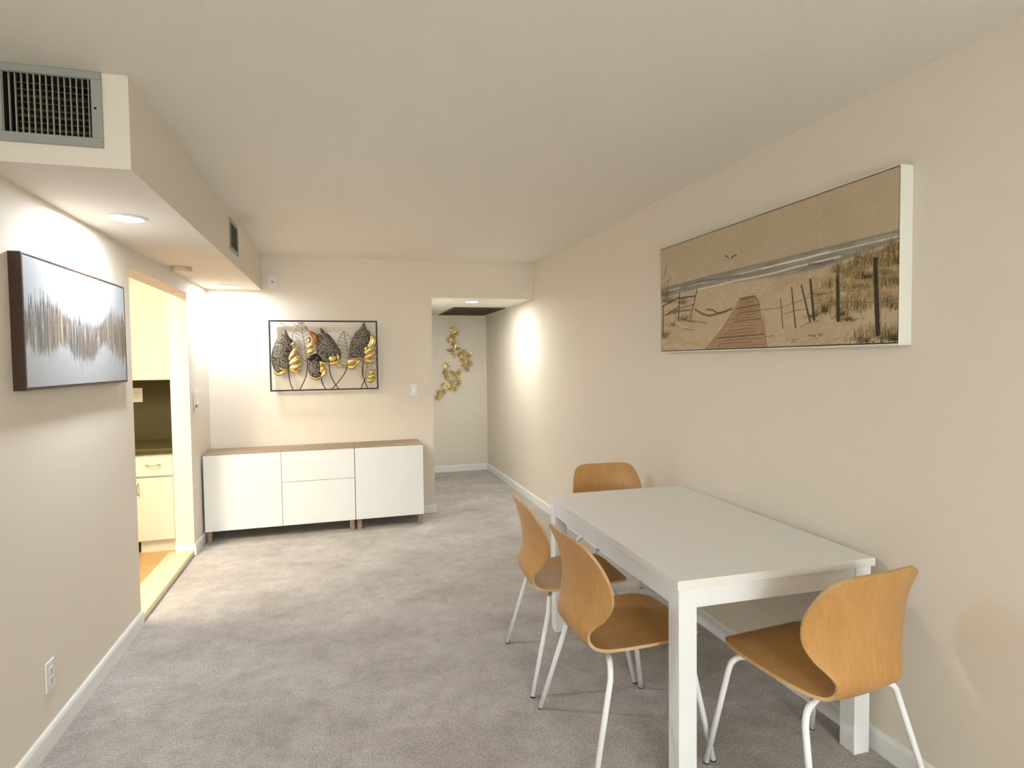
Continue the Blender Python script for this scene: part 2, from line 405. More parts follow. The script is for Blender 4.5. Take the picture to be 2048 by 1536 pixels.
# ------------------------------------------------------------------ wall plates
def plate(name, label, cat, loc, rotz, w=.07, h=.115, kind='rocker', group=None):
    """plate faces local -Y"""
    t = thing(name, label, cat, loc, rotz, group)
    boxobj('cover_plate', (-w/2, w/2, -.006, 0, -h/2, h/2), M_plastic, t, bevel=.002)
    if kind == 'rocker':
        bm = B(); v = bx(bm, -.0165, .0165, -.010, -.006, -.033, .033); obj('rocker', bm, M_white, t, bevel=.001)
        bm = B()
        for a, b_, c, d in ((-.018, .018, .033, .0345), (-.018, .018, -.0345, -.033), (-.018, -.0165, -.033, .033), (.0165, .018, -.033, .033)):
            bx(bm, a, b_, -.0066, -.006, c, d)
        obj('switch_gap', bm, M_greyp, t)
    elif kind == 'outlet':
        for s in (1, -1):
            c = obj('socket', *(lambda bm: (bx(bm, -.0165, .0165, -.0085, -.006, s*.0195-.014, s*.0195+.014), (bm, M_plastic))[1])(B()), t, bevel=.002)
            bm = B()
            bx(bm, -.0075, -.0055, -.0088, -.0084, s*.0195-.002, s*.0195+.007); bx(bm, .0055, .0075, -.0088, -.0084, s*.0195-.002, s*.0195+.006)
            lathe(bm, [(.0024, 0), (.0024, .0004)], 10, mtx=Matrix.Translation((0, -.0084, s*.0195-.0075)) @ Matrix.Rotation(math.radians(90), 4, 'X'))
            obj('slots', bm, M_dark, c)
    for s in ((.048, -.048) if kind != 'cable' else (.05, -.05)):
        bm = B(); lathe(bm, [(.0028, 0), (.0022, .0012)], 10, mtx=Matrix.Translation((0, -.0058, s)) @ Matrix.Rotation(math.radians(90), 4, 'X'))
        obj('screw', bm, M_trim, t)
    return t
plate('light_switch', 'white rocker light switch on the back wall between leaf wall art and hallway', 'light switch', (.672, YB, 1.204), 0)
plate('wall_outlet', 'white power outlet low on the left wall under the streaked painting', 'power outlet', (XL, 2.683, .273), math.radians(90), kind='outlet')
t = plate('cable_plate', 'white wall plate with small cable socket high on the back wall beside the soffit', 'wall plate', (-.571, YB, 2.198), 0, kind='cable')
bm = B(); R90 = Matrix.Rotation(math.radians(90), 4, 'X')
lathe(bm, [(.011, 0), (.011, .004), (.006, .004), (.006, .020), (.003, .020)], 16, mtx=Matrix.Translation((0, -.006, .006)) @ R90)
obj('cable_socket', bm, M_nickel, t)
bm = B(); tube(bm, curve_pts([(0, -.024, .006), (-.006, -.030, .016), (-.012, -.022, .026), (-.004, -.014, .034)], 14), .0016, 8); obj('wire_stub', bm, M_trim, t)
# remote control cradle on the left wall beyond the doorway
t = thing('remote_control', 'slim white remote control in a wall cradle on the left wall by the doorway', 'remote control', (XL, 5.205, 1.2), math.radians(90))
boxobj('cradle', (-.022, .022, -.010, 0, -.062, .03), M_plastic, t, bevel=.003)
boxobj('handset', (-.019, .019, -.026, -.010, -.045, .072), M_white, t, bevel=.004)
boxobj('button_pad', (-.012, .012, -.0272, -.026, .0, .05), M_plastic, t, bevel=.0005)
boxobj('sensor_foot', (-.014, .014, -.022, -.010, -.066, -.046), M_greyp, t, bevel=.002)

# ------------------------------------------------------------------ paintings (vertex-painted canvases)
class Art:
    def __init__(s, W, Hh):
        s.W, s.H = W, Hh; s.a = np.zeros((Hh, W, 3)); s.Y, s.X = np.mgrid[0:Hh, 0:W].astype(float)
        s.rng = np.random.RandomState(3)
    def noise(s, fx, fy, oct=4, seed=0):
        out = np.zeros((s.H, s.W)); amp = 1; tot = 0; r = np.random.RandomState(seed)
        for o in range(oct):
            nx, ny = int(fx*2**o)+3, int(fy*2**o)+3; g = r.rand(ny, nx)
            u = s.X/s.W*(nx-2); v = s.Y/s.H*(ny-2); i = u.astype(int); j = v.astype(int); fu = u-i; fv = v-j
            fu = fu*fu*(3-2*fu); fv = fv*fv*(3-2*fv)
            out += amp*((g[j, i]*(1-fu)+g[j, i+1]*fu)*(1-fv)+(g[j+1, i]*(1-fu)+g[j+1, i+1]*fu)*fv); tot += amp; amp *= .55
        return out/tot
    def blend(s, mask, col, sl=(slice(None), slice(None))):
        m = np.clip(mask, 0, 1)[..., None]; s.a[sl] = s.a[sl]*(1-m)+np.array(col)*m
    def seg(s, p0, p1, w0, w1, col, al=1, soft=.7):
        x0, y0, x1, y1 = *p0, *p1; m = max(w0, w1)+2
        a0, a1 = int(max(0, min(x0, x1)-m)), int(min(s.W, max(x0, x1)+m+1)); b0, b1 = int(max(0, min(y0, y1)-m)), int(min(s.H, max(y0, y1)+m+1))
        if a1 <= a0 or b1 <= b0: return
        sl = (slice(b0, b1), slice(a0, a1)); X = s.X[sl]-x0; Y = s.Y[sl]-y0; dx, dy = x1-x0, y1-y0; L = dx*dx+dy*dy+1e-9
        t_ = np.clip((X*dx+Y*dy)/L, 0, 1); d = np.hypot(X-t_*dx, Y-t_*dy); w = w0+(w1-w0)*t_
        s.blend(np.clip((w-d)/soft+.5, 0, 1)*al, col, sl)
    def line(s, pts, w, col, al=1, w1=None, soft=.7):
        w1 = w if w1 is None else w1; n = len(pts)-1
        for i in range(n):
            s.seg(pts[i], pts[i+1], w+(w1-w)*i/n, w+(w1-w)*(i+1)/n, col, al, soft)
    def mesh(s, name, parent, M, w, h, jitter=0):
        """canvas facing -Y, x 0..w, z 0..h ; row 0 = top. Front grid plus sides."""
        W, Hh = s.W, s.H
        xs = np.linspace(0, w, W); zs = np.linspace(h, 0, Hh)
        co = np.zeros((Hh, W, 3)); co[..., 0] = xs[None]; co[..., 2] = zs[:, None]
        idx = np.arange(W*Hh).reshape(Hh, W)
        q = np.stack([idx[:-1, :-1], idx[1:, :-1], idx[1:, 1:], idx[:-1, 1:]], -1).reshape(-1, 4)
        ring = np.concatenate([idx[0, :], idx[1:, -1], idx[-1, -2::-1], idx[-2:0:-1, 0]]); nr = len(ring)
        back = co.reshape(-1, 3)[ring].copy(); back[:, 1] = .015
        verts = np.concatenate([co.reshape(-1, 3), back]); bi = W*Hh+np.arange(nr)
        sq = np.stack([ring, np.roll(ring, -1), np.roll(bi, -1), bi], -1)
        fs = np.concatenate([q, sq])
        me = bpy.data.meshes.new(name); me.vertices.add(len(verts)); me.vertices.foreach_set('co', verts.ravel())
        me.loops.add(fs.size); me.polygons.add(len(fs)); me.loops.foreach_set('vertex_index', fs.ravel().astype('i4'))
        me.polygons.foreach_set('loop_start', np.arange(0, fs.size, 4)); me.polygons.foreach_set('loop_total', np.full(len(fs), 4))
        me.update(calc_edges=True)
        c = np.clip(s.a, 0, 1).reshape(-1, 3); lin = np.where(c <= .04045, c/12.92, ((c+.055)/1.055)**2.4)
        allc = np.concatenate([lin, lin[ring]]); rgba = np.concatenate([allc, np.ones((len(allc), 1))], 1)
        at = me.color_attributes.new('paint', 'FLOAT_COLOR', 'POINT'); at.data.foreach_set('color', rgba.ravel())
        me.materials.append(M); o = bpy.data.objects.new(name, me); COL.objects.link(o); o.parent = parent
        return o
def paint_mat(name, bump=.3):
    M = mat(name, (1, 1, 1, 1), .6, spec=.3); n, l, b = nodes(M); a = n.new('ShaderNodeVertexColor'); a.layer_name = 'paint'
    l.new(a.outputs['Color'], b.inputs['Base Color'])
    tc, no = add_noise_bump(M, 400, bump, .001)
    return M
def homog(src, dst):
    A = []; bb = []
    for (x, y), (u, v) in zip(src, dst):
        A += [[x, y, 1, 0, 0, 0, -u*x, -u*y], [0, 0, 0, x, y, 1, -v*x, -v*y]]; bb += [u, v]
    h = np.append(np.linalg.solve(np.array(A, float), np.array(bb, float)), 1).reshape(3, 3)
    def f(p):
        r = h @ np.array([p[0], p[1], 1]); return (r[0]/r[2], r[1]/r[2])
    return f

# --- beach boardwalk painting on the right wall
def beach():
    W, Hh = 640, 248
    A = Art(W, Hh); S = 1.0
    f = homog([(142, 694), (1826, 104), (1806, 1350), (142, 1402)], [(0, 0), (W, 0), (W, Hh), (0, Hh)])
    C = lambda r, g, b: (r/255, g/255, b/255)
    n1 = A.noise(5, 3, 5, 1); n2 = A.noise(40, 20, 3, 2); n3 = A.noise(14, 30, 4, 3)
    X, Y = A.X, A.Y
    hor = f((900, 790))[1]
    sky = np.array(C(172, 156, 133)); A.a[:] = sky
    A.blend((n1-.45)*1.2, C(160, 146, 118)); A.blend((.5-n1)*1.0, C(184, 164, 142)); A.blend((n2-.5)*.6, C(188, 174, 152))
    yh_l, yh_r = f((180, 948))[1], f((1810, 552))[1]
    yh = yh_l+(yh_r-yh_l)*X/W
    # surf line samples (pixel-space picks of the photo converted to the canvas)
    low = [f(p) for p in ((142, 1030), (300, 990), (420, 968), (600, 935), (800, 900), (1000, 880), (1250, 830), (1500, 745), (1810, 625))]
    lx = [p[0] for p in low]; ly = [p[1] for p in low]; yl = np.interp(X, lx, ly)
    sea = np.clip((Y-yh)/1.5, 0, 1)*np.clip((yl-Y)/5+.5, 0, 1)
    A.blend(sea, C(136, 130, 118)); A.blend(sea*np.clip((n3-.45)*4, 0, 1)*.8, C(116, 112, 106)); A.blend(sea*np.clip((.42-n3)*5, 0, 1)*.6, C(160, 154, 140))
    sand = np.clip((Y-yl)/5+.5, 0, 1)
    A.blend(sand, C(176, 157, 130)); A.blend(sand*np.clip((n1-.5)*3, 0, 1)*.6, C(160, 136, 108)); A.blend(sand*np.clip((n2-.52)*3, 0, 1)*.5, C(192, 176, 146))
    for pts, w, al, c in (
        ([(200, 975), (330, 945), (520, 905), (700, 860), (820, 830), (980, 795), (1150, 755), (1350, 705), (1550, 660), (1810, 600)], 1.0, .9, C(206, 198, 184)),
        ([(850, 826), (980, 792), (1150, 752), (1330, 706)], 1.3, .8, C(222, 214, 200)),
        ([(380, 975), (560, 935), (680, 905), (800, 885), (940, 855), (1080, 815), (1230, 780), (1400, 740)], 1.6, .9, C(208, 198, 178)),
        ([(280, 955), (420, 915), (560, 895), (700, 870)], 2.2, .6, C(92, 90, 90)),
        ([(1180, 795), (1260, 790), (1350, 765)], 2.0, .5, C(84, 82, 84)),
        ([(180, 960), (500, 870), (900, 775), (1300, 680), (1810, 560)], 1.6, .45, C(110, 108, 104))):
        A.line([f(p) for p in pts], w, c, al)
    R = A.rng
    # sparkle on sand
    for i in range(60):
        p = (R.normal(850, 50), R.normal(960, 22)-0); q = f(p); A.seg(q, (q[0]+R.uniform(1, 4), q[1]), .6, .4, C(206, 192, 172), .6)
    # boardwalk
    bl = [f(p) for p in ((690, 1035), (640, 1130), (570, 1240), (440, 1400))]; br = [f(p) for p in ((800, 1015), (832, 1080), (858, 1200), (885, 1400))]
    ys = np.interp(Y, [p[1] for p in bl], [p[0] for p in bl]); ye = np.interp(Y, [p[1] for p in br], [p[0] for p in br])
    top = bl[0][1]-1
    msk = np.clip(X-ys+.5, 0, 1)*np.clip(ye-X+.5, 0, 1)*(Y > top)
    A.blend(msk, C(152, 126, 99)); A.blend(msk*np.clip((n3-.5)*4, 0, 1)*.7, C(166, 138, 108))
    y = top; gap = 4.0
    while y < Hh:
        a_ = np.interp(y, [p[1] for p in bl], [p[0] for p in bl]); b2 = np.interp(y, [p[1] for p in br], [p[0] for p in br])
        st = a_+R.uniform(0, .3)*(b2-a_); en = b2-R.uniform(0, .25)*(b2-a_)
        A.line([(st, y+1), ((st+en)/2, y+R.uniform(-.6, .6)), (en, y)], R.uniform(.5, 1.1), C(104, 76, 58), R.uniform(.5, .9))
        y += gap*R.uniform(.8, 1.2); gap *= 1.03
    A.line([f(p) for p in ((690, 1040), (745, 1028), (800, 1015), (822, 1050), (832, 1085))], 1, C(100, 70, 54), .9)
    A.line([f(p) for p in ((670, 1105), (750, 1090), (832, 1075))], 1, C(96, 66, 50), .9)
    A.line([f(p) for p in ((858, 1150), (872, 1280), (885, 1395))], .8, C(110, 84, 62), .8)
    A.line([f(p) for p in ((545, 1312), (700, 1300), (860, 1285))], 1, C(98, 70, 52), .9)
    A.line([f(p) for p in ((640, 1130), (560, 1260), (440, 1400))], .8, C(130, 106, 82), .7)
    # dunes, right: tawny masses with grass strokes
    dn = [f(p) for p in ((1210, 985), (1260, 930), (1350, 850), (1500, 745), (1650, 700), (1808, 640))]
    yd = np.interp(X, [p[0] for p in dn], [p[1] for p in dn], left=999)
    dm = np.clip((Y-yd)/3, 0, 1)*np.clip((f((1808, 1060))[1]-Y)/30+.3+ (n1-.5)*2, 0, 1)
    A.blend(dm*.85, C(160, 138, 98)); A.blend(dm*np.clip((n3-.48)*5, 0, 1)*.8, C(110, 92, 58)); A.blend(dm*np.clip((n2-.5)*5, 0, 1)*.5, C(190, 170, 128))
    def tuft(cx, cy, n, w, h, cols, al=.6, lw=.7):
        for i in range(n):
            p = (cx+R.normal(0, w), cy+R.normal(0, w*.25)); q = (p[0]+R.normal(6, 14), p[1]-abs(R.normal(h, h*.4)))
            A.seg(f(p), f(q), lw, lw*.4, cols[R.randint(len(cols))], al*R.uniform(.5, 1))
    G = [C(92, 76, 46), C(70, 58, 38), C(150, 128, 80), C(180, 158, 108), C(58, 48, 34)]
    for cx, cy, n, w, h in ((1390, 850, 70, 25, 40), (1500, 830, 90, 50, 45), (1620, 780, 120, 60, 55), (1740, 790, 160, 60, 70), (1780, 700, 110, 35, 60), (1560, 760, 60, 40, 30),
                            (1300, 960, 60, 45, 30), (1450, 960, 80, 70, 35), (1620, 900, 120, 90, 40), (1750, 950, 160, 60, 60), (1600, 1080, 120, 110, 45), (1760, 1100, 120, 55, 60),
                            (1470, 1110, 100, 60, 60), (1280, 1140, 60, 30, 50), (1400, 1180, 70, 40, 30), (1620, 1310, 160, 100, 50), (1750, 1320, 160, 50, 60), (1560, 1340, 80, 60, 25),
                            (1230, 1010, 40, 30, 20), (1550, 890, 60, 30, 30), (1190, 1170, 30, 30, 15)):
        tuft(cx, cy, n, w, h, G)
    D = [C(48, 38, 28), C(62, 48, 36), C(40, 32, 26)]
    for cx, cy, n, w, h in ((1600, 890, 25, 25, 18), (1450, 1190, 30, 35, 10), (1560, 1335, 30, 30, 18), (1780, 1330, 40, 20, 30), (1290, 1125, 25, 12, 35), (1400, 1150, 25, 14, 30), (1220, 1300, 14, 30, 6), (1210, 1160, 20, 12, 20), (910, 1300, 5, 10, 4), (1060, 1330, 8, 40, 3)):
        tuft(cx, cy, n, w, h, D, .75, .8)
    for i in range(60):
        p = (R.uniform(900, 1700), R.uniform(1190, 1350)); A.seg(f(p), f((p[0]+R.uniform(15, 70), p[1]-R.uniform(0, 12))), .7, .4, (C(196, 180, 148), C(140, 118, 88), C(206, 196, 172))[R.randint(3)], .4)
    A.line([f(p) for p in ((1120, 1235), (1180, 1205), (1250, 1190))], 1, C(120, 96, 68), .6)
    # dunes, left
    for pts, w, c, al in (([(380, 1110), (430, 1140), (480, 1155), (560, 1135), (640, 1105)], 2.2, C(92, 70, 46), .8), ([(460, 1110), (500, 1112), (540, 1135), (600, 1125)], 1.6, C(84, 62, 42), .8),
                          ([(170, 1150), (250, 1120), (350, 1115)], 1.6, C(90, 74, 50), .8), ([(300, 1180), (340, 1190), (380, 1195)], 2.5, C(100, 84, 60), .6), ([(390, 1195), (460, 1203)], 1.5, C(110, 88, 62), .6),
                          ([(300, 1245), (370, 1255)], 1.2, C(110, 86, 60), .6), ([(150, 1370), (250, 1360), (320, 1395)], 2.0, C(196, 178, 146), .5), ([(250, 1180), (280, 1225), (330, 1235)], 1.2, C(206, 190, 158), .6),
                          ([(200, 1290), (320, 1340), (440, 1360)], 3.0, C(168, 144, 108), .4), ([(480, 1390), (540, 1310), (620, 1180)], 1, C(140, 116, 88), .5)):
        A.line([f(p) for p in pts], w, c, al)
    for cx, cy, n, w, h in ((190, 1060, 90, 22, 40), (290, 1065, 60, 25, 28), (220, 1130, 50, 30, 15), (300, 1180, 60, 30, 22), (170, 1290, 40, 16, 30), (165, 1310, 30, 12, 20), (220, 1220, 30, 25, 18), (170, 1010, 50, 14, 40)):
        tuft(cx, cy, n, w, h, [C(78, 66, 46), C(110, 94, 64), C(64, 56, 40)], .7)
    for p, q in (((155, 1020), (182, 790)), ((160, 900), (180, 800)), ((165, 960), (190, 870)), ((175, 940), (215, 880)), ((150, 1000), (150, 880)), ((160, 1050), (200, 900))):
        A.seg(f(p), f(q), .7, .5, C(110, 92, 64), .8)
    A.seg(f((190, 920)), f((215, 882)), 1.5, .8, C(96, 78, 50), .8); A.seg(f((165, 870)), f((182, 805)), 1.4, .7, C(100, 84, 54), .8)
    # fences
    P = C(62, 44, 34); P2 = C(78, 52, 42)
    for a_, b2, w0, w1, c in (((272, 1000), (265, 1190), 2.0, 1.8, P), ((394, 972), (352, 1150), 1.8, 1.4, P2), ((160, 1080), (155, 1290), 1.8, 2.2, P), ((150, 1090), (272, 1022), 1.4, 1.6, P), ((275, 1030), (385, 1015), 1.9, 1.5, P2),
                              ((170, 1150), (268, 1090), 1.0, 1.2, P), ((275, 1098), (375, 1075), 1.0, .9, P2),
                              ((980, 1040), (996, 1245), 1.1, 1.3, C(104, 80, 62)), ((1058, 958), (1085, 1240), 1.5, 1.5, P2), ((1128, 945), (1186, 1195), 1.5, 1.9, P), ((1190, 905), (1215, 1180), 2.4, 2.8, P),
                              ((1383, 880), (1385, 1185), 3.4, 3.6, C(52, 42, 32)), ((1388, 800), (1385, 880), 1.4, 3.0, C(90, 80, 56)), ((1648, 762), (1665, 1285), 3.6, 4.2, C(48, 36, 28)), ((1668, 800), (1690, 1250), .8, 1.0, C(140, 122, 96))):
        A.seg(f(a_), f(b2), w0, w1, c, .93)
    for pts in ([(985, 1100), (1060, 1070), (1140, 1045), (1195, 1020)], [(1000, 1145), (1085, 1120), (1160, 1110)], [(1200, 1010), (1300, 1000), (1385, 980), (1500, 985), (1650, 945), (1806, 885)], [(1215, 1075), (1380, 1055), (1500, 1060), (1660, 1065), (1806, 1045)], [(840, 1115), (980, 1100)]):
        A.line([f(p) for p in pts], .55, C(96, 78, 56), .8)
    # gulls' wings
    A.line([f(p) for p in ((594, 734), (608, 738), (616, 756))], 1.3, C(62, 52, 38), .95, .6); A.line([f(p) for p in ((636, 750), (652, 736), (672, 727))], 1.5, C(62, 52, 38), .95, .9)
    g = A.noise(90, 45, 3, 9); A.a *= (1+.07*(g-.5))[..., None]
    A.a *= 1.09
    return A
def right_painting():
    y0, y1, zb, zt = 1.600, 3.185, 1.508, 2.122; d = .055
    t = thing('framed_painting', 'wide beach boardwalk painting in a thin white frame on the right wall', 'painting', (XR, y1, zb), math.radians(-90))
    w = y1-y0; h = zt-zb; e = .003; g = .004
    # local: x along -Y world (0 = far end), -y = out of the wall?  rotated -90: local -Y -> world -X
    bm = B(); bx(bm, 0, w, -d, 0, 0, .0065); bx(bm, 0, w, -d, 0, h-e, h); bx(bm, 0, e, -d, 0, .0065, h-e); bx(bm, w-e, w, -d, 0, .0065, h-e)
    obj('frame', bm, M_frame_wh, t, bevel=.001)
    boxobj('backing', (e, w-e, -d+.012, -d+.018, e, h-e), M_gap, t)
    A = beach(); o = A.mesh('canvas', t, paint_mat('beach_paint'), w-2*e-2*g, h-e-.0065-2*g)
    o.location = (e+g, -d+.001, .0065+g)
right_painting()

# --- streaked abstract on the left wall
def streaks():
    W, Hh = 420, 200
    A = Art(W, Hh); C = lambda r, g, b: (r/255, g/255, b/255); R = A.rng
    f = homog([(205, 112), (1190, 455), (1222, 1368), (250, 1438)], [(0, 0), (W, 0), (W, Hh), (0, Hh)])
    A.a[:] = np.array(C(205, 208, 212)); n1 = A.noise(4, 3, 4, 5); n2 = A.noise(60, 30, 3, 6)
    A.blend((n1-.45)*1.5, C(194, 201, 213)); A.blend((.45-n1)*1.5, C(218, 218, 216)); A.blend((n2-.5)*.8, C(222, 224, 226))
    A.blend(np.clip((A.Y/Hh-.65)*1.2, 0, .5), C(200, 200, 200))
    # envelope of the strokes: x, top, bottom (photo picks)
    env = [(245, 640, 1010), (290, 540, 1080), (350, 570, 1140), (410, 520, 1100), (460, 560, 1110), (520, 600, 1080), (560, 620, 1010), (600, 650, 1060), (650, 720, 1040), (690, 720, 1170), (740, 720, 1160), (790, 760, 1200), (840, 780, 1170), (890, 800, 1190), (940, 790, 1080), (985, 790, 1010), (1020, 700, 1040), (1070, 650, 1120), (1120, 700, 1160), (1170, 730, 1190), (1212, 740, 1120)]
    E = [(f((x, a)), f((x, b))) for x, a, b in env]
    ex = [p[0][0] for p in E]; et = [p[0][1] for p in E]; eb = [p[1][1] for p in E]
    warm = [C(150, 118, 82), C(168, 132, 92), C(132, 100, 70), C(186, 158, 124), C(142, 108, 84)]
    cool = [C(118, 120, 118), C(104, 106, 104), C(140, 144, 146), C(128, 126, 122)]
    pale = [C(214, 204, 190), C(222, 214, 206), C(232, 228, 224)]
    def cw(x):
        u = x/W
        return .2+.55*(math.exp(-((u-.27)/.06)**2)+math.exp(-((u-.95)/.12)**2)+.45*math.exp(-((u-.68)/.16)**2)+.3*math.exp(-((u-.02)/.02)**2))
    for i in range(1500):
        x = R.uniform(2, W-2); a = np.interp(x, ex, et); b_ = np.interp(x, ex, eb); L = b_-a
        y0 = a+abs(R.normal(0, .22))*L; y1 = b_-abs(R.normal(0, .22))*L
        if y1 < y0+4: continue
        r = R.rand(); pool = pale if r < .10 else (warm if R.rand() < cw(x) else cool)
        w = R.choice([.5, .8, 1.2, 1.8, 2.6], p=[.3, .3, .22, .12, .06]); c = pool[R.randint(len(pool))]
        mid = y0+.45*(y1-y0); al = R.uniform(.45, .95)
        A.seg((x, y0), (x, mid), w*.25, w, c, al, 1.0); A.seg((x, mid), (x, y1), w, w*.2, c, al, 1.0)
    for i in range(70):
        x = R.uniform(2, W-2); a = np.interp(x, ex, et); b_ = np.interp(x, ex, eb); ext = abs(R.normal(0, 9))
        A.seg((x, a-ext), (x, a+14), .35, .8, C(96, 76, 70), .7); x += R.uniform(-8, 8)
        A.seg((x, b_+abs(R.normal(0, 7))), (x, b_-18), .35, .9, C(110, 100, 92), .55)
    for x, a, b_, c in ((268, 500, 720, (90, 70, 66)), (292, 495, 640, (96, 80, 74)), (350, 560, 760, (80, 68, 74)), (414, 480, 700, (70, 56, 54)), (470, 510, 720, (100, 96, 100)), (548, 575, 820, (96, 76, 68)), (676, 670, 1160, (120, 92, 74)), (706, 670, 1150, (110, 84, 68)), (734, 900, 1160, (70, 58, 56)), (785, 1100, 1300, (140, 136, 146)), (892, 900, 1210, (110, 88, 74)), (1068, 620, 800, (96, 84, 92)), (1182, 1100, 1230, (112, 84, 62)), (380, 900, 1090, (90, 92, 90)), (456, 940, 1115, (84, 88, 82)), (500, 800, 1100, (150, 112, 68)), (492, 650, 900, (160, 118, 72))):
        p, q = f((x, a)), f((x, b_)); m_ = ((p[0]+q[0])/2, (p[1]+q[1])/2)
        A.seg(p, m_, .4, 1.0, C(*c), .85); A.seg(m_, q, 1.0, .4, C(*c), .85)
    A.a *= .84
    return A
def left_painting():
    y0, y1, zb, zt = 2.513, 3.562, 1.385, 1.880; d = .04
    t = thing('framed_painting', 'abstract painting of grey and tan streaks in a dark brown frame on left wall', 'painting', (XL, y0, zb), math.radians(90))
    w = y1-y0; h = zt-zb; e = .008
    bm = B(); bx(bm, 0, w, -d, 0, 0, e); bx(bm, 0, w, -d, 0, h-e, h); bx(bm, 0, e, -d, 0, e, h-e); bx(bm, w-e, w, -d, 0, e, h-e)
    obj('frame', bm, M_frame_br, t, bevel=.001)
    boxobj('backing', (e, w-e, -d+.012, -d+.018, e, h-e), M_gap, t)
    A = streaks(); o = A.mesh('canvas', t, paint_mat('streak_paint'), w-2*e-.004, h-2*e-.004)
    o.location = (e+.002, -d+.001, e+.002)
left_painting()

# ------------------------------------------------------------------ metal leaf wall art
def leaf_art():
    YF = YB-.065
    t = thing('leaf_wall_art', 'framed metal wall art of dark and gold leaves on the back wall above the sideboard', 'wall art', (-.1345, YB, 1.54))
    ox, oz = -.1345, 1.54
    def P(X, Y, dy=0):
        x = -.605+(X-150)*.000554; z = 1.855-(Y-170)*.0005745
        return Vector((x-ox, (YF-YB)+dy, z-oz))
    bm = B(); x0, x1, z0, z1 = -.606-ox, .337-ox, 1.2225-oz, 1.858-oz; e = .013; a, b_ = YF-YB-.012, YF-YB+.014
    bx(bm, x0, x1, a, b_, z0, z0+e); bx(bm, x0, x1, a, b_, z1-e, z1); bx(bm, x0, x0+e, a, b_, z0+e, z1-e); bx(bm, x1-e, x1, a, b_, z0+e, z1-e)
    obj('frame', bm, M_bronze, t)
    for sx in (x0+.08, x1-.08):
        for sz in (z0+e/2, z1-e/2):
            bm = B(); tube(bm, [(sx, b_-.002, sz), (sx, 0, sz)], .004, 8); obj('standoff', bm, M_bronze, t)
    def blade(parent, rows, dome=.018, dy=0, name='dark_blade'):
        bm = B(); N = 10; g = []
        rr = curve_pts(rows, 26)
        for k, (Y, a_, b2) in enumerate(rr):
            row = []
            for i in range(N+1):
                c = i/N*2-1; X = a_+(b2-a_)*i/N
                row.append(bm.verts.new(P(X, Y, dy-dome*(1-c*c)*math.sin(math.pi*min(1, max(0, k/26*.9+.08))))))
            g.append(row)
        for k in range(len(g)-1):
            for i in range(N):
                bm.faces.new((g[k][i], g[k][i+1], g[k+1][i+1], g[k+1][i])).smooth = True
        o = obj(name, bm, M_lattice, parent); s = o.modifiers.new('thick', 'SOLIDIFY'); s.thickness = .0015
        return o
    def petals(parent, specs, M=None, name='gilded_folds', dy=-.012):
        bm = B()
        for pts, w in specs:
            cp = curve_pts(pts, 14); n = len(cp); N = 8; g = []
            for k, (X, Y) in enumerate(cp):
                u = k/(n-1); tx = cp[min(k+1, n-1)]-cp[max(k-1, 0)]; tx /= np.linalg.norm(tx)+1e-9; nx, ny = -tx[1], tx[0]
                ww = w*.70*(math.sin(math.pi*(.06+.86*u))**.6)
                g.append([bm.verts.new(P(X+nx*ww*c, Y+ny*ww*c, dy-.016*(1-c*c)*(math.sin(math.pi*(.08+.84*u)))+.006*u)) for c in [i/N*2-1 for i in range(N+1)]])
            for k in range(n-1):
                for i in range(N): bm.faces.new((g[k][i], g[k][i+1], g[k+1][i+1], g[k+1][i])).smooth = True
        o = obj(name, bm, M or M_gold, parent); s = o.modifiers.new('thick', 'SOLIDIFY'); s.thickness = .0015
        return o
    def wires(parent, lines, r=.0016, M=None, name='wire_veins', dy=-.002):
        bm = B()
        for pts in lines:
            tube(bm, [P(p[0], p[1], dy) for p in curve_pts(pts, 10)], r, 6)
        return obj(name, bm, M or M_wire, parent)
    def stem(parent, pts, r=.0042):
        bm = B(); tube(bm, [P(p[0], p[1], .0) for p in curve_pts(pts, 16)], r, 8); obj('stem', bm, M_bronze, parent)
    def leaf():
        bm = B(); return None
    # each leaf: an object whose own mesh is its blade or wire outline, the rest its children
    o = blade(t, [(310, 386, 394), (350, 355, 420), (420, 300, 455), (500, 245, 515), (570, 215, 505), (650, 190, 490), (720, 180, 465), (800, 178, 448), (870, 190, 442), (930, 215, 430), (965, 250, 395)]); o.name = 'leaf'
    petals(o, [([(480, 555), (525, 520), (560, 560)], 40), ([(445, 790), (500, 690), (580, 590)], 62), ([(442, 850), (540, 790), (625, 715)], 74), ([(450, 912), (550, 890), (650, 825)], 66), ([(450, 930), (540, 965), (630, 950)], 38), ([(205, 950), (290, 1000), (425, 935)], 48), ([(300, 920), (360, 925), (430, 905)], 22)])
    stem(o, [(433, 930), (436, 1030), (450, 1130), (492, 1262)])
    o = wires(t, [[(668, 195), (600, 240), (540, 320), (500, 420), (520, 540), (580, 660), (660, 780), (716, 810)], [(668, 195), (730, 290), (790, 390), (850, 480), (868, 580)], [(668, 195), (650, 300), (680, 500), (716, 810)], [(600, 185), (668, 250), (760, 330)]], .0030); o.name = 'leaf'
    wires(o, [[(655, 300+i*68), (600-i*4+(i>3)*14*(i-3), 262+i*62), (545-i*7+(i>2)*24*(i-2), 235+i*58)] for i in range(7)]+[[(660, 310+i*62), (700, 285+i*60), (735+i*9, 262+i*56)] for i in range(6)], .0022)
    petals(o, [([(720, 600), (790, 540), (850, 440)], 60), ([(725, 690), (790, 640), (862, 580)], 62), ([(735, 560), (755, 480), (775, 430)], 34)])
    petals(o, [([(765, 345), (845, 410), (868, 540)], 58)], M_copper, 'copper_fold'); petals(o, [([(722, 775), (790, 750), (875, 700)], 58)], M_bronze, 'bronze_fold'); petals(o, [([(870, 730), (900, 780), (940, 820)], 70)], M_bronze, 'bronze_fold')
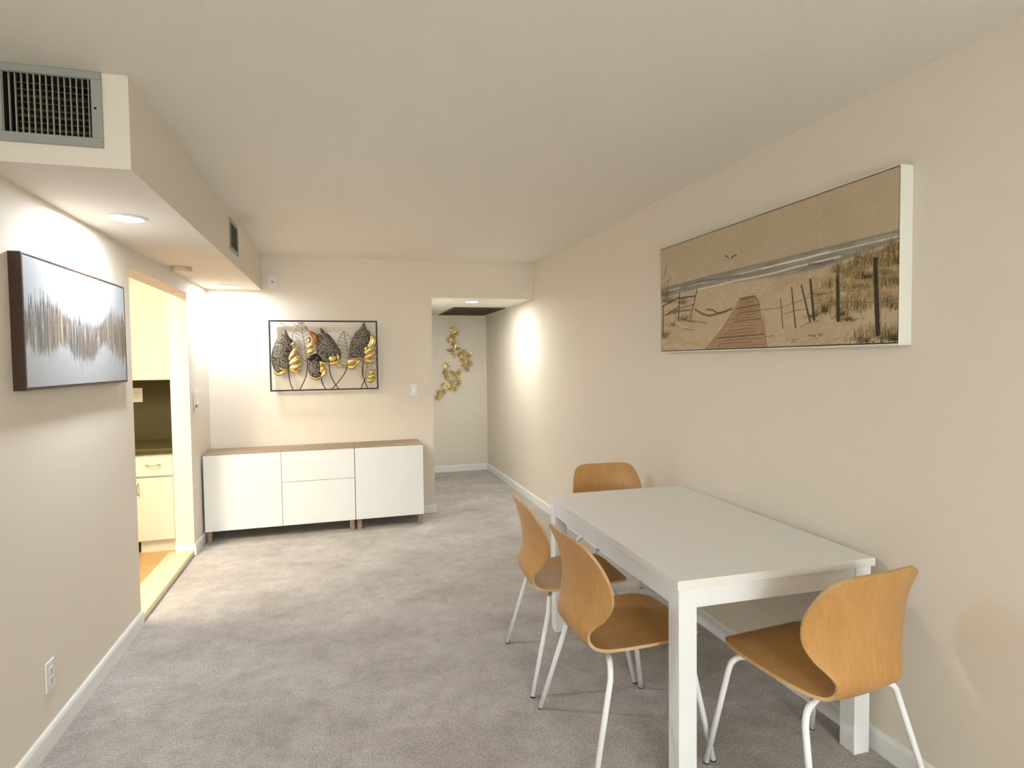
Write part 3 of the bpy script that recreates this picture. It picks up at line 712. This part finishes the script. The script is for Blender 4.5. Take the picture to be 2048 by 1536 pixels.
    stem(o, [(722, 800), (722, 900), (690, 1060), (595, 1262)])
    o = blade(t, [(285, 944, 958), (340, 905, 1005), (400, 885, 1080), (470, 880, 1140), (540, 876, 1185), (600, 876, 1225), (660, 870, 1250), (720, 872, 1252), (780, 880, 1240), (825, 930, 1150)]); o.name = 'leaf'
    petals(o, [([(930, 815), (1000, 845), (1062, 815)], 36), ([(1070, 800), (1120, 765), (1170, 735)], 80), ([(1066, 845), (1140, 845), (1235, 790)], 46), ([(1190, 700), (1215, 745), (1200, 790)], 34)])
    stem(o, [(1063, 830), (1075, 1000), (1130, 1140), (1208, 1255)])
    o = wires(t, [[(1305, 335), (1240, 420), (1212, 520), (1200, 650), (1185, 790), (1240, 870), (1345, 905)], [(1305, 335), (1370, 380), (1425, 460), (1400, 600), (1385, 740), (1345, 905)], [(1305, 335), (1335, 520), (1360, 700), (1345, 905)]], .0030); o.name = 'leaf'
    wires(o, [[(1312+i*7, 400+i*62), (1270+i*4, 378+i*60), (1236-i*7, 372+i*60)] for i in range(7)]+[[(1318+i*7, 420+i*62), (1350+i*5, 405+i*56), (1385, 400+i*52)] for i in range(5)], .0022)
    petals(o, [([(1168, 805), (1230, 885), (1345, 895)], 36), ([(1362, 860), (1430, 805), (1520, 785)], 70), ([(1352, 895), (1440, 905), (1520, 850)], 56), ([(1490, 870), (1550, 805), (1618, 785)], 28)])
    stem(o, [(1345, 905), (1310, 1000), (1220, 1120), (1098, 1255)])
    o = blade(t, [(192, 1628, 1642), (240, 1600, 1658), (300, 1560, 1680), (350, 1500, 1725), (420, 1455, 1740), (500, 1425, 1735), (570, 1400, 1720), (640, 1385, 1680), (700, 1378, 1650), (755, 1384, 1628)]); o.name = 'leaf'
    petals(o, [([(1755, 395), (1775, 500), (1700, 610)], 84), ([(1640, 700), (1720, 620), (1800, 570)], 66), ([(1632, 760), (1720, 720), (1815, 650)], 74), ([(1630, 795), (1720, 815), (1825, 790)], 56), ([(1645, 660), (1655, 610), (1670, 570)], 40), ([(1730, 450), (1760, 420), (1770, 400)], 34)])
    stem(o, [(1612, 800), (1604, 880), (1600, 990), (1612, 1100), (1672, 1255)])
    o = blade(t, [(780, 745, 900), (850, 735, 915), (920, 733, 920), (980, 740, 930), (1030, 770, 932), (1065, 830, 925)], dome=.012, dy=-.004); o.name = 'leaf'
    petals(o, [([(915, 800), (930, 850), (920, 900)], 34), ([(925, 990), (955, 920), (1000, 890)], 50), ([(930, 1055), (985, 1000), (1015, 920)], 54), ([(755, 1035), (840, 1085), (935, 1055)], 40)])
    stem(o, [(935, 1070), (950, 1160), (1000, 1255)])
    o = wires(t, [[(1625, 1105), (1590, 1000), (1600, 880), (1680, 830)], [(1680, 830), (1790, 860), (1830, 900), (1750, 1020), (1625, 1105)], [(1680, 830), (1665, 960), (1625, 1105)]], .0026); o.name = 'leaf'
    wires(o, [[(1640+i*3, 1040-i*55), (1690, 1010-i*50), (1740+i*12, 950-i*36)] for i in range(4)]+[[(1640, 1000-i*50), (1620, 985-i*45), (1600, 970-i*40)] for i in range(3)], .0020)
    petals(o, [([(1556, 985), (1580, 1060), (1640, 1105)], 34), ([(1710, 1025), (1745, 990), (1800, 965)], 44), ([(1690, 1080), (1745, 1055), (1815, 1030)], 48), ([(1660, 1115), (1720, 1130), (1800, 1090)], 50)])
    stem(o, [(1635, 1115), (1600, 1170), (1566, 1255)])
leaf_art()

# ------------------------------------------------------------------ golden flower spray at the hallway end
def flower_art():
    t = thing('flower_wall_art', 'gold metal flower spray curling down the hallway end wall', 'wall art', (1.43, YH, 1.44))
    ctr = [(350,500),(388,548),(338,598),(296,640),(352,680),(402,732),(330,772),(350,832),(430,815),(490,785),(540,850),(468,900),(558,945),(482,972),(415,1040),(520,1010),(340,1070),(258,955),(245,1030),(262,1110),(392,1110),(322,1170),(290,1240),(210,1205),(412,1195),(365,1250),(222,1280),(150,1300),(148,1370)]
    R = random.Random(5)
    ctr = ctr + [(X+R.uniform(-26, 26), Y+R.uniform(-26, 26)) for X, Y in ctr[::2]]
    def W(X, Y):
        px, py = 850+X/6.4, 580+Y/6.4
        return (1.439+(px-905)*.00657-1.43-.0*0, 1.921-(py-655)*.00668-1.44)
    bm = B()
    def br(seq, r=.003):
        tube(bm, [(W(*c)[0], -.022, W(*c)[1]) for c in curve_pts(seq, 30)], r, 6)
    br([(350,500),(345,600),(352,690),(400,740),(450,830),(500,900),(482,972),(415,1040),(340,1100),(290,1240),(222,1280),(148,1340)])
    br([(490,785),(520,850),(558,945),(520,1010),(415,1060)], .002); br([(258,955),(245,1030),(290,1120),(322,1170)], .002); br([(412,1195),(365,1250),(290,1240)], .002)
    for a in ((345, 600), (290, 1240), (500, 900)):
        x, z = W(*a); tube(bm, [(x, -.022, z), (x, 0, z)], .0025, 6)
    obj('branch', bm, M_goldf, t)
    for (X, Y) in ctr:
        x, z = W(X, Y); n = R.choice((5, 6, 6)); a0 = R.uniform(0, 6.28); r = R.uniform(.046, .060); dep = -.028-R.uniform(0, .03)
        bm = B(); tilt = Matrix.Translation((x, dep, z)) @ Matrix.Rotation(R.uniform(-.7, .7), 4, 'Z') @ Matrix.Rotation(R.uniform(-.7, .7), 4, 'X')
        for k in range(n):
            a = a0+k*2*math.pi/n; L = r*R.uniform(.8, 1.1); g = []; N = 6
            for i in range(N+1):
                u = i/N; hw = .0082*math.sin(math.pi*(.1+.86*u))**.7
                g.append([bm.verts.new(tilt @ Vector(((L*(.12+.88*u))*math.cos(a)-c*hw*math.sin(a), -.010*u*u+.003*(1-c*c)-.004*u, (L*(.12+.88*u))*math.sin(a)+c*hw*math.cos(a)))) for c in (-1, -.5, 0, .5, 1)])
            for i in range(N):
                for j in range(4): bm.faces.new((g[i][j], g[i][j+1], g[i+1][j+1], g[i+1][j])).smooth = True
        o = obj('flower', bm, M_goldf, t); s = o.modifiers.new('thick', 'SOLIDIFY'); s.thickness = .001
        bm = B(); bmesh.ops.create_icosphere(bm, subdivisions=2, radius=.005, matrix=tilt @ Matrix.Translation((0, -.004, 0))); obj('flower_centre', bm, M_goldf, o, smooth=True)
flower_art()

# ------------------------------------------------------------------ sideboard: a double unit and a single unit
SX, SY, SR = -1.1003, 5.3522, .0094; Z0, Z1 = .0931, .7284; SD = .398
def cab_world(a, b_): c, s = math.cos(SR), math.sin(SR); return (SX+a*c-b_*s, SY+a*s+b_*c, 0)
def cabinet(label, a, w, cells):
    t = thing('sideboard_cabinet', label, 'sideboard', cab_world(a, 0), SR, 'white fronted sideboard units')
    bm = B(); p = .016; f = .019
    bx(bm, 0, w, .004, SD, Z1-p, Z1); bx(bm, 0, w, f, SD, Z0, Z0+p); bx(bm, 0, p, f, SD, Z0+p, Z1-p); bx(bm, w-p, w, f, SD, Z0+p, Z1-p); bx(bm, p, w-p, SD-.005, SD, Z0+p, Z1-p)
    obj('carcass', bm, M_oak, t, bevel=.0008)
    g = .0015
    for nm, x0, x1, z0, z1 in cells:
        boxobj(nm, (x0+g, x1-g, 0, .018, z0+g, z1-g), M_door, t, bevel=.0012)
    L = .038
    for x in (.012, w-.012-L):
        for y in (.022, SD-.03-L):
            boxobj('leg', (x, x+L, y, y+L, 0, Z0), M_oak, t, bevel=.002)
    return t
zt = Z1-.004; zm = Z0+(Z1-Z0)*.587
cabinet('wide two-bay white sideboard unit with wood top, in the back corner by the doorway', 0, 1.199, [('door', 0, .5995, Z0, zt), ('drawer', .5995, 1.199, zm, zt), ('drawer', .5995, 1.199, Z0, zm)])
cabinet('single-door white sideboard unit with wood top, nearest the hallway', 1.201, .5985, [('door', 0, .5985, Z0, zt)])

# ------------------------------------------------------------------ kitchen things
t = thing('base_cabinet', 'cream kitchen base cabinet with one drawer and door seen through the doorway', 'kitchen cabinet', (-1.53, 5.10, KZ))
bx_z = .80-KZ
w = .285
boxobj('carcass', (0, w, .02, .60, .085, bx_z), M_cab, t)
o = boxobj('drawer', (.004, w-.012, 0, .02, bx_z-.175, bx_z-.01), M_cab, t, bevel=.004)
bm = B(); tube(bm, curve_pts([(.095, 0, bx_z-.085), (.10, -.018, bx_z-.089), (.14, -.026, bx_z-.091), (.18, -.018, bx_z-.089), (.185, 0, bx_z-.085)], 18), .0042, 8); obj('handle', bm, M_nickel, o)
o = boxobj('door', (.004, w-.012, 0, .02, .095, bx_z-.19), M_cab, t, bevel=.004)
bm = B(); tube(bm, curve_pts([(.035, 0, bx_z-.225), (.033, -.018, bx_z-.235), (.031, -.026, bx_z-.270), (.033, -.018, bx_z-.305), (.035, 0, bx_z-.315)], 18), .0042, 8); obj('handle', bm, M_nickel, o)
boxobj('toe_kick', (.03, w, .035, .05, 0, .085), M_cab, t)
boxobj('side_gap', (.0, .028, .045, .05, 0, .085), M_dark, t)
bm = B(); bx(bm, -3.59, -1.2455, 5.075, 5.735, .80, .835); o = obj('countertop', bm, M_granite, bevel=.006)
o['label'] = 'dark olive kitchen countertop over the cream base cabinet'; o['category'] = 'countertop'
bm = B(); bx(bm, -3.59, -1.2455, 5.735, 5.765, .80, 1.39); o = obj('backsplash', bm, M_granite)
o['label'] = 'dark olive kitchen backsplash panel behind the countertop'; o['category'] = 'backsplash'
t = thing('upper_cabinet', 'tall cream kitchen wall cabinet with crown moulding above the dark backsplash', 'kitchen cabinet', (-1.95, 5.40, 1.35))
w = .69
boxobj('carcass', (0, w, .02, .333, 0, .98), M_cab, t)
boxobj('door', (.003, w-.003, 0, .02, .003, .93), M_cab, t, bevel=.003)
bm = B(); bx(bm, 0, w, -.02, .02, .935, .98); bx(bm, 0, w, -.045, .02, .98, 1.02); bx(bm, 0, w, -.065, .02, 1.02, 1.05); obj('crown_moulding', bm, M_cab, t, bevel=.006)
t = plate('wall_outlet', 'white power outlet on the dark kitchen backsplash', 'power outlet', (-1.665, 5.735, 1.22), 0, .085, .12, 'outlet')

# ------------------------------------------------------------------ dining table
TX, TY, TR, TW, TL, TH = 1.0561, 1.7211, -.0167, .8118, 1.3433, .7334
t = thing('dining_table', 'white rectangular dining table standing against the right wall', 'table', (TX, TY, 0), TR)
boxobj('tabletop', (0, TW, 0, TL, TH-.030, TH), M_tabletop, t, bevel=.0015)
ins = .010; lg = .068
bm = B()
bx(bm, ins+lg, TW-ins-lg, ins+.004, ins+.026, .632, TH-.030); bx(bm, ins+lg, TW-ins-lg, TL-ins-.026, TL-ins-.004, .632, TH-.030)
bx(bm, ins+.004, ins+.026, ins+lg, TL-ins-lg, .632, TH-.030); bx(bm, TW-ins-.026, TW-ins-.004, ins+lg, TL-ins-lg, .632, TH-.030)
obj('apron', bm, M_white, t, bevel=.001)
for x in (ins, TW-ins-lg):
    for y in (ins, TL-ins-lg):
        boxobj('leg', (x, x+lg, y, y+lg, 0, TH-.030), M_white, t, bevel=.0015)

# ------------------------------------------------------------------ chairs
# profile stations: u (forward), z, half-width, curl of the edges towards the sitter
PROF = [(.262, .424, .070, .000), (.259, .431, .112, .000), (.250, .438, .148, .000), (.232, .444, .177, .002), (.195, .446, .200, .005), (.130, .442, .215, .010), (.050, .434, .214, .014), (-.030, .425, .205, .017),
        (-.095, .418, .190, .018), (-.145, .416, .170, .014), (-.182, .426, .150, .009), (-.203, .452, .139, .007), (-.210, .488, .142, .011), (-.206, .522, .162, .024), (-.199, .560, .194, .039), (-.196, .605, .219, .050), (-.199, .655, .225, .050),
        (-.208, .705, .218, .042), (-.219, .750, .206, .030), (-.230, .787, .189, .018), (-.235, .806, .168, .011), (-.238, .817, .138, .006), (-.239, .821, .105, .004)]
def make_chair(label):
    t = thing('dining_chair', label, 'chair', (0,0,0), 0, 'plywood shell chairs around the white table')
    bm = B(); st = curve_pts(PROF, 90); N = 20; g = []
    for k, (u, z, hw, cu) in enumerate(st):
        a, b_ = st[max(k-1, 0)], st[min(k+1, len(st)-1)]; du, dz = b_[0]-a[0], b_[1]-a[1]; L = math.hypot(du, dz)+1e-9
        nu, nz = dz/L, -du/L          # normal to the sitter side
        if nz < 0 and u > 0: pass
        row = []
        for i in range(N+1):
            c = i/N*2-1; k_ = cu*abs(c)**2.0
            row.append(bm.verts.new((c*hw, u+nu*k_, z+nz*k_)))
        g.append(row)
    for k in range(len(g)-1):
        for i in range(N):
            bm.faces.new((g[k][i], g[k][i+1], g[k+1][i+1], g[k+1][i])).smooth = True
    o = obj('seat_shell', bm, [M_birch, M_plyedge], t)
    s = o.modifiers.new('thick', 'SOLIDIFY'); s.thickness = .011; s.offset = 0; s.material_offset_rim = 1; s.use_even_offset = True
    bv = o.modifiers.new('bevel', 'BEVEL'); bv.width = .0015; bv.segments = 2; bv.limit_method = 'ANGLE'; bv.angle_limit = math.radians(50)
    # legs: foot -> slightly inward -> tight bend -> runs under the seat
    for sx in (-1, 1):
        for sy in (-1, 1):
            fx, fy = sx*.258, sy*.240; tx_, ty_ = (sx*.212, .178) if sy > 0 else (sx*.205, -.148)
            zt_ = .414 if sy > 0 else .398
            pts = [(fx, fy, .003), (tx_+(fx-tx_)*.16, ty_+(fy-ty_)*.16, (zt_-.052)*.84), (tx_*1.0, ty_*1.0, zt_-.052), (tx_*.955, ty_*.97, zt_-.022), (tx_*.86, ty_*.92, zt_-.004), (tx_*.70, ty_*.84, zt_), (tx_*.30, ty_*.62, zt_)]
            bm = B(); cp = [pts[0], pts[1]]+[tuple(p) for p in curve_pts(pts[2:], 14)]
            tube(bm, cp, .0105, 14); lo = obj('leg', bm, M_tubew, t)
            bm = B(); tube(bm, [(fx, fy, 0), (fx-(fx-tx_)*.012, fy-(fy-ty_)*.012, .005)], .0112, 14); obj('foot_cap', bm, M_foot, lo)
    bm = B(); v_ = bx(bm, -.075, .075, -.12, .12, .396, .404)
    for v in v_: v.co.z += .07*v.co.y
    obj('mounting_plate', bm, M_tubew, t, bevel=.004)
    return t
chair0 = make_chair('birch plywood chair with white legs at the near end of the table')
def dup_chair(label):
    r = chair0.copy(); COL.objects.link(r); r['label'] = label
    for ch in list(chair0.children):
        c = ch.copy(); COL.objects.link(c); c.parent = r
        for gch in list(ch.children):
            d = gch.copy(); COL.objects.link(d); d.parent = c
    return r
# faces local +Y
chairs = [(chair0, 1.526, 1.629, math.radians(5.5)),
          (dup_chair('birch plywood chair on the long side of the table, the nearer of two'), 1.029, 2.094, math.radians(-88)),
          (dup_chair('birch plywood chair on the long side of the table, the farther of two'), 1.028, 2.676, math.radians(-93.3)),
          (dup_chair('birch plywood chair at the far end of the table, mostly hidden by it'), 1.555, 3.19, math.radians(176))]
for o, x, y, r in chairs:
    o.location = (x, y, 0); o.rotation_euler = (0, 0, r)
